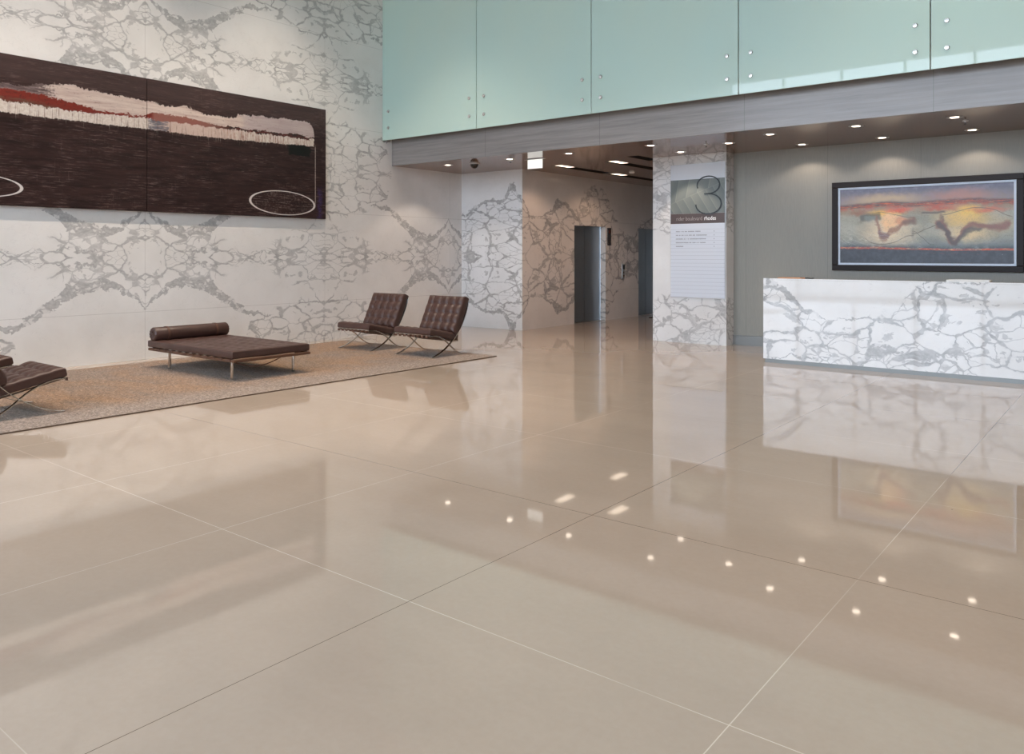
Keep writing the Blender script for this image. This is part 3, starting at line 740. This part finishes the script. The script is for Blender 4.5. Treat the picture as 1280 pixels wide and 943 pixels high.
    low = t.mix(spl, low, srgb(150, 98, 80))
    low = t.mix(t.ramp(n3, .56, .62)*t.ramp(n5, .44, .52)*t.ramp(s, 1.2, 2.0)*.7, low, srgb(66, 46, 42))
    band = t.mix(t.ramp(zg-G1, -.006, .006), low, up)
    gap = t.ramp(zg-G2, -.006, .006)*t.ramp(G1-zg, -.006, .006)
    gc = t.mix(t.ramp(s+jit*2, 1.2, .7), srgb(40, 34, 32), srgb(122, 44, 33))
    gc = t.mix(t.ramp(zg-G2, .075, .01)*t.ramp(s, -1.1, -1.4)*.8, gc, srgb(86, 74, 60))
    gc = t.mix(t.ramp(n2, .42, .58)*.7, gc, srgb(104, 38, 30))
    gc = t.mix(t.ramp(n5, .54, .64)*.6, gc, srgb(66, 38, 34))
    gc = t.mix(t.ramp(s, .05, .12)*t.ramp(s, 1.4, .9)*.6, gc, srgb(150, 108, 98))
    band = t.mix(gap, band, gc)
    # drips running down over the pale band
    dr = t.ramp(t.noise(t.vec(s*34, z*.8, 23), 2, 3, .7), .56, .62)*t.ramp(z+(n3-.5)*.3, 3.56, 3.46)*t.ramp(s, 2.2, .8)
    band = t.mix(dr*.8, band, srgb(96, 70, 62))
    col = t.mix(inb, dark, band)
    dd = t.ramp(t.noise(t.vec(s*30, z*.6, 33), 2, 3, .7), .60, .65)*t.ramp(zb-B, -.10, .0)*t.ramp(zb-B, .02, .0)*.7
    col = t.mix(dd, col, srgb(196, 186, 178))
    # black patch, thin upright line, violet smear
    bl = t.ramp((s-2.70+jit*.8).abs(), .235, .215)*t.ramp((z-3.35+jit*.4+rag*.3).abs(), .10, .085)
    col = t.mix(bl, col, srgb(12, 16, 12))
    ln = t.ramp((s-3.035).abs(), .012, .004)*t.ramp(z, 3.5, 3.4)*t.ramp(z, 2.38, 2.5)*t.ramp(n5, .35, .5)
    col = t.mix(ln*.8, col, srgb(176, 160, 152))
    vi = t.ramp((s-3.14+jit).abs(), .08, .0)*t.ramp(z, 2.80, 2.6)*t.ramp(n5, .40, .55)
    col = t.mix(vi*.8, col, srgb(66, 50, 96))
    # two chalk ovals
    for cx, cz, rx, rz in ((2.37, 2.425, .645, .20), (-2.27, 2.425, .60, .150)):
        sk = (s-cx)*-.024
        d = (((s-cx)*(1/rx)).pow(2)+((z-cz-sk)*(1/rz)).pow(2)).pow(.5)
        if rx > .62: col = t.mix(t.ramp(d, 1.15, .9)*t.ramp(n5+n2, 1.0, 1.22)*.45, col, srgb(140, 124, 118))
        col = t.mix(t.ramp((d-1+(n4-.5)*.02).abs(), .044, .022)*(t.ramp(n5, .30, .42)*.4+.6)*.95, col, srgb(212, 204, 200))
    t.set(color=col, rough=.45, spec=.35); t.bump(n2+n4, .35, .006)
    return t.m
m_dip = mat_diptych()
for (s0, s1, side) in ((-3.30, -.005, 'left'), (.005, 3.265, 'right')):
    b = MB(); b.box(.008, .06, s0, s1, -.98, .98)
    b.build('canvas_panel', m_dip, BP, bevel=.002)
    b = MB(); b.box(0, .008, s0+.1, s1-.1, -.9, .9); b.build('hanging_batten', m_dark, BP)

# ------------------------------------------------------------------ rug
def rug():
    bm = bmesh.new(); x0, x1, y0, y1 = -11.16, -7.69, .6, 9.27; nx, ny = 60, 140; r = random.Random(5); H = {}
    for i in range(nx+1):
        for j in range(ny+1):
            e = i in (0, nx) or j in (0, ny)
            dx = r.uniform(-.004, .004) if e else 0
            H[i, j] = bm.verts.new((x0+(x1-x0)*i/nx+dx, y0+(y1-y0)*j/ny+(r.uniform(-.004, .004) if e else 0), .014+r.uniform(-.0012, .0012)-(.003 if e else 0)))
    for i in range(nx):
        for j in range(ny): bm.faces.new((H[i, j], H[i+1, j], H[i+1, j+1], H[i, j+1]))
    per = [(i, 0) for i in range(nx)]+[(nx, j) for j in range(ny)]+[(i, ny) for i in range(nx, 0, -1)]+[(0, j) for j in range(ny, 0, -1)]
    lo = [bm.verts.new((H[p].co.x, H[p].co.y, .0005)) for p in per]
    for k in range(len(per)): bm.faces.new((H[per[k]], lo[k], lo[(k+1) % len(per)], H[per[(k+1) % len(per)]]))
    bm.faces.new(lo)
    mb = MB(); mb.bm.free(); mb.bm = bm
    o = mb.build('area_rug', m_rug, None)
    tag(o, 'large beige and ochre wool rug under the lounge seating', 'rug')
    b = MB()
    for (a, c, d, e) in ((x1-.001, x1+.012, y0, y1), (x0-.012, x0+.001, y0, y1), (x0, x1, y1-.001, y1+.012), (x0, x1, y0-.012, y0+.001)):
        b.box(a, c, d, e, .0008, .0115)
    b.build('binding', plain('dark_binding', srgb(92, 74, 60), .9), o)
    return o
rug()
RZ = .014

# ------------------------------------------------------------------ cushions
def cushion(L, Wd, T, nu, nv, puff=.022, r=.022, dimple=.016, sub=6, back=False):
    """tufted cushion: L along x, Wd along y, thickness T along z (0..T); nu x nv squares"""
    bm = bmesh.new()
    def line(L, n):
        xs = {0.0, L}
        for k in range(1, n*sub): xs.add(L*k/(n*sub))
        for q in (.12, .3, .6, 1.0): xs.add(r*q); xs.add(L-r*q)
        return sorted(xs)
    xs, ys = line(L, nu), line(Wd, nv)
    def h(x, y, top):
        d = min(x, L-x, y, Wd-y)
        dr = 0 if d >= r else r-math.sqrt(max(r*r-(r-d)**2, 0))
        a = abs(math.sin(PI*x/L*nu)); c = abs(math.sin(PI*y/Wd*nv))
        p = puff*((a*c)**.38)
        # deep button at inner grid crossings
        gx = round(x/L*nu); gy = round(y/Wd*nv); bd = 0
        if 0 < gx < nu and 0 < gy < nv:
            dd = math.hypot(x-gx*L/nu, y-gy*Wd/nv); bd = dimple*math.exp(-(dd/.016)**2)
        edge = min(1, d/.05)
        return (p-bd)*edge*(1 if top else .35)-dr
    top = {}; bot = {}
    for i, x in enumerate(xs):
        for j, y in enumerate(ys):
            bd = min(x, L-x, y, Wd-y)
            top[i, j] = bm.verts.new((x-L/2, y-Wd/2, T-puff*.6+h(x, y, True)))
            bot[i, j] = bm.verts.new((x-L/2, y-Wd/2, .006-h(x, y, False)))
    nx, ny = len(xs), len(ys)
    for i in range(nx-1):
        for j in range(ny-1):
            bm.faces.new((top[i, j], top[i+1, j], top[i+1, j+1], top[i, j+1]))
            bm.faces.new((bot[i, j], bot[i, j+1], bot[i+1, j+1], bot[i+1, j]))
    per = [(i, 0) for i in range(nx-1)]+[(nx-1, j) for j in range(ny-1)]+[(i, ny-1) for i in range(nx-1, 0, -1)]+[(0, j) for j in range(ny-1, 0, -1)]
    for k in range(len(per)):
        a, c = per[k], per[(k+1) % len(per)]
        bm.faces.new((top[a], bot[a], bot[c], top[c]))
    mb = MB(); mb.bm.free(); mb.bm = bm; return mb
def buttons(L, Wd, T, nu, nv, puff=.016):
    b = MB()
    for i in range(1, nu):
        for j in range(1, nv):
            b.lathe((i*L/nu-L/2, j*Wd/nv-Wd/2, T-puff*.6-.012), [(.009, 0), (.009, .004), (.005, .007), (.001, .008)], 10, close=True)
    return b

# ------------------------------------------------------------------ lounge chair (front faces -y, feet at z=0)
def bez(p0, p1, p2, p3, n=16):
    out = []
    for i in range(n+1):
        t = i/n; q = [(1-t)**3, 3*(1-t)**2*t, 3*(1-t)*t*t, t**3]
        out.append(tuple(sum(q[k]*p[k2] for k, p in enumerate((p0, p1, p2, p3))) for k2 in range(2)))
    return out
def make_chair(label):
    e = empty('lounge_chair', (0, 0, 0), 0, label, 'lounge chair', 'tufted leather lounge chairs on the rug')
    hw = .380
    for s in (-1, 1):
        x = s*hw
        back = bez((-.40, .008), (-.16, .05), (.12, .26), (.235, .46), 14)+bez((.235, .46), (.31, .58), (.36, .70), (.385, .80), 8)[1:]
        seat = bez((-.43, .325), (-.22, .330), (-.06, .19), (.00, .137), 12)+bez((.00, .137), (.10, .06), (.18, .015), (.265, .006), 8)[1:]
        b = MB(); b.sweep([(x, y, z) for y, z in back], .035, .010, (1, 0, 0))
        b.sweep([(x, y-.02, z-.0) for y, z in [(-.375+.0, .006), (-.42, .006)]], .035, .010, (1, 0, 0))
        b.build('back_leg_bar', m_chrome, e, bevel=.002)
        b = MB(); b.sweep([(x*.985, y, z) for y, z in seat], .033, .010, (1, 0, 0)); b.build('seat_leg_bar', m_chrome, e, bevel=.002)
    for (y, z) in ((-.45, .325), (.16, .215), (.26, .46), (.375, .775)):
        b = MB()
        b.sweep([(-hw+.012, y, z), (hw-.012, y, z)], .010, .028, (0, 1, 0) if z < .4 else (0, .4, 1))
        b.build('cross_bar', m_chrome, e, bevel=.002)
    # seat straps run front to back under the cushion, back straps across
    tl = math.atan2(.335-.205, .61)
    for k in range(8):
        x = -.33+k*.66/7
        b = MB(); b.box(x-.021, x+.021, -.475, .135, -.010, -.003)
        for v in b.bm.verts:
            f = (v.co.y+.475)/.61; v.co.z += .330-(.335-.205)*f-.012*math.sin(PI*f)
        b.box(x-.024, x+.024, -.482, -.470, .295, .326)
        b.build('seat_strap', m_leather2, e, bevel=.002)
    for k in range(6):
        f = k/5; z = .40+f*.36; y = .205+f*.155
        b = MB(); b.box(-hw+.01, hw-.01, y+.005, y+.011, z-.02, z+.02); b.build('back_strap', m_leather2, e, bevel=.002)
    # cushions
    SL, SW, T = .765, .62, .110
    b = cushion(SL, SW, T, 5, 4)
    o = b.build('seat_cushion', m_leather, e, smooth=True); o.location = (0, -.165, .272); o.rotation_euler = (-math.atan(.125/.61), 0, 0)
    bb = buttons(SL, SW, T, 5, 4, .022).build('button', m_leather2, o); bb['kind'] = 'stuff'
    b = cushion(SL, .60, .150, 5, 4, puff=.030, r=.028, dimple=.020)
    o2 = b.build('back_cushion', m_leather, e, smooth=True)
    # local +y of the cushion becomes up, +z faces the sitter
    ang = math.atan2(.24, .50)
    o2.rotation_euler = (PI/2-ang, 0, 0); o2.location = (0, .300, .560)
    bb = buttons(SL, .60, .150, 5, 4, .030).build('button', m_leather2, o2); bb['kind'] = 'stuff'
    return e
c0 = make_chair('dark brown tufted lounge chair at the right end of the rug, rightmost of all')
c0.location = (-8.62, 8.87, RZ)
for (x, y, rz, lab) in ((-9.96, 8.87, 0, 'brown tufted lounge chair between the daybed and the rightmost lounge chair'),
                        (-8.64, 2.92, PI, 'dark brown tufted lounge chair cut off by the left edge, nearest the camera'),
                        (-9.98, 2.92, PI, 'brown lounge chair at the left edge, only its seat corner showing')):
    c = copy_tree(c0); c.location = (x, y, RZ); c.rotation_euler = (0, 0, rz); c['label'] = lab

# ------------------------------------------------------------------ daybed
D = empty('daybed', (-9.585, 5.94, RZ+.002), 0, 'low brown tufted leather daybed with a round bolster on chrome legs', 'daybed')
L, Wd = 2.04, 1.12
b = cushion(L, Wd, .100, 12, 6, puff=.010, r=.014, dimple=.008, sub=4); o = b.build('mattress', m_leather, D, smooth=True); o.location = (0, 0, .268)
bb = buttons(L, Wd, .098, 12, 6, .010).build('button', m_leather2, o); bb['kind'] = 'stuff'
b = MB()
for (x0, x1, y0, y1) in ((-L/2+.0, L/2+.03, -Wd/2+.0, -Wd/2+.05), (-L/2, L/2+.03, Wd/2-.05, Wd/2), (-L/2, -L/2+.05, -Wd/2+.05, Wd/2-.05), (L/2-.02, L/2+.03, -Wd/2+.05, Wd/2-.05)):
    b.box(x0, x1, y0, y1, .228, .262)
b.build('bed_frame', plain('walnut_rail', srgb(92, 62, 44), .4), D, bevel=.008)
for k in range(12):
    x = -L/2+.11+k*(L-.2)/11
    b = MB(); b.sweep([(x, -Wd/2-.004, .240), (x, -Wd/2-.006, .264), (x, -Wd/2+.03, .268), (x, 0, .262), (x, Wd/2-.03, .268), (x, Wd/2+.006, .264), (x, Wd/2+.004, .240)], .075, .005, (1, 0, 0))
    b.build('strap', m_leather2, D)
for sx, sy in ((-.635, -.46), (.845, -.46), (.865, .42), (-.635, .42)):
    b = MB(); b.cyl((sx, sy, .114), .0185, .228, 20); b.lathe((sx, sy, 0), [(.021, .002), (.021, .012), (.0185, .014)], 20)
    b.build('leg', m_chrome, D)
b = MB(); b.tube([(L/2-.03, -Wd/2+.04+i*.06, .226-.075*math.sin(PI*i/11)) for i in range(12)], .007, 8); b.build('loose_strap', m_leather2, D)
# bolster lies on the mattress: thing part of the daybed (strapped to it)
b = MB(); r = .095; prof = [(.004, -.535), (.012, -.540), (.02, -.548), (.05, -.556), (.08, -.552), (r, -.535), (r, -.2), (r+.001, 0), (r, .2), (r, .535), (.08, .552), (.05, .556), (.02, .548), (.004, .54)]
b.lathe((0, 0, 0), prof, 40, 'y')
for v in b.bm.verts:      # gathered pleats on the ends
    if abs(v.co.y) > .539:
        a = math.atan2(v.co.z, v.co.x); v.co.y += (.004 if v.co.y > 0 else -.004)*math.cos(a*12)
o = b.build('bolster', m_leather, D, smooth=True); o.location = (-L/2+.105, 0, .268+.098+.082)
for s in (-1, 1):
    b = MB(); b.lathe((0, s*.546, 0), [(.016, 0), (.015, s*.006), (.002, s*.009)], 16, 'y', True); b.build('end_button', m_leather2, o)
for s in (-1, 1):
    b = MB(); b.sweep([((r+.003)*math.cos(a), s*.36, (r+.003)*math.sin(a)) for a in [2*PI*i/28 for i in range(28)]], .03, .004, (0, 1, 0), True)
    b.build('bolster_strap', m_leather2, o)

# ------------------------------------------------------------------ lights
w = bpy.data.worlds.new('World'); SC.world = w; w.use_nodes = True
nt = w.node_tree; bg = nt.nodes['Background']; bg.inputs[0].default_value = (.75, .88, 1.04, 1); bg.inputs[1].default_value = 4.2
pl_ = bpy.data.lights.new('front_portal', 'AREA'); pl_.shape = 'RECTANGLE'; pl_.size = 3.6-W; pl_.size_y = 7.5; pl_.cycles.is_portal = True
po = bpy.data.objects.new('front_portal', pl_); COL.objects.link(po); po.location = ((W+3.6)/2, YB-.26, 3.86); po.rotation_euler = (-PI/2, 0, 0)
# warm ceiling lamps of the tall hall (clusters of three)
def high_lamp(x, y, power, spread=100, tilt=(0, 0)):
    e = empty('ceiling_lamp', (x, y, HZ), 0, 'triple ceiling lamp in the tall hall ceiling above the view', 'ceiling lamp', 'triple lamps in the tall ceiling')
    b = MB(); b.box(-.3, .3, -.1, .1, -.03, 0); b.build('lamp_plate', m_brush, e)
    for k in (-1, 0, 1):
        b = MB(); b.lathe((k*.19, 0, -.03), [(.001, -.012), (.05, -.012), (.06, 0)], 20, close=True); b.build('lamp', m_highlamp, e)
    l = bpy.data.lights.new('hall_beam', 'SPOT'); l.energy = power; l.spot_size = math.radians(spread); l.spot_blend = .6; l.color = (1, .83, .68); l.shadow_soft_size = .12
    lo = bpy.data.objects.new('hall_beam', l); COL.objects.link(lo); lo.parent = e; lo.location = (0, 0, -.08); lo.rotation_euler = (tilt[0], tilt[1], 0)
m_highlamp = emis('hall_halogen', (1, .84, .70), 5)
for x, y in ((-9.4, 2.6), (-9.4, 5.2), (-9.4, 7.8)): high_lamp(x, y, 640, 74)
for x, y, p in ((-5.0, 2.0, 90), (-5.0, 6.5, 330), (-1.0, 4.5, 330), (-1.0, 8.4, 330), (3.5, 2.0, 110), (4.5, 8.0, 200)): high_lamp(x, y, p, 84)

# ------------------------------------------------------------------ camera and render look
cam = bpy.data.cameras.new('camera'); co = bpy.data.objects.new('camera', cam); COL.objects.link(co); SC.camera = co
cam.sensor_width = 36; cam.lens = 995/1280*36; cam.clip_start = .05; cam.clip_end = 300
cam.shift_y = -(471.5-317.9)/1280
co.location = (0, 0, 1.55); co.rotation_euler = (PI/2, 0, .6724)
vs = SC.view_settings; vs.view_transform = 'Standard'; vs.look = 'None'; vs.gamma = 1; vs.exposure = .66; vs.use_curve_mapping = False
cy = SC.cycles; cy.use_denoising = True; cy.max_bounces = 10; cy.diffuse_bounces = 5; cy.glossy_bounces = 5; cy.sample_clamp_indirect = 6; cy.caustics_reflective = False; cy.caustics_refractive = False
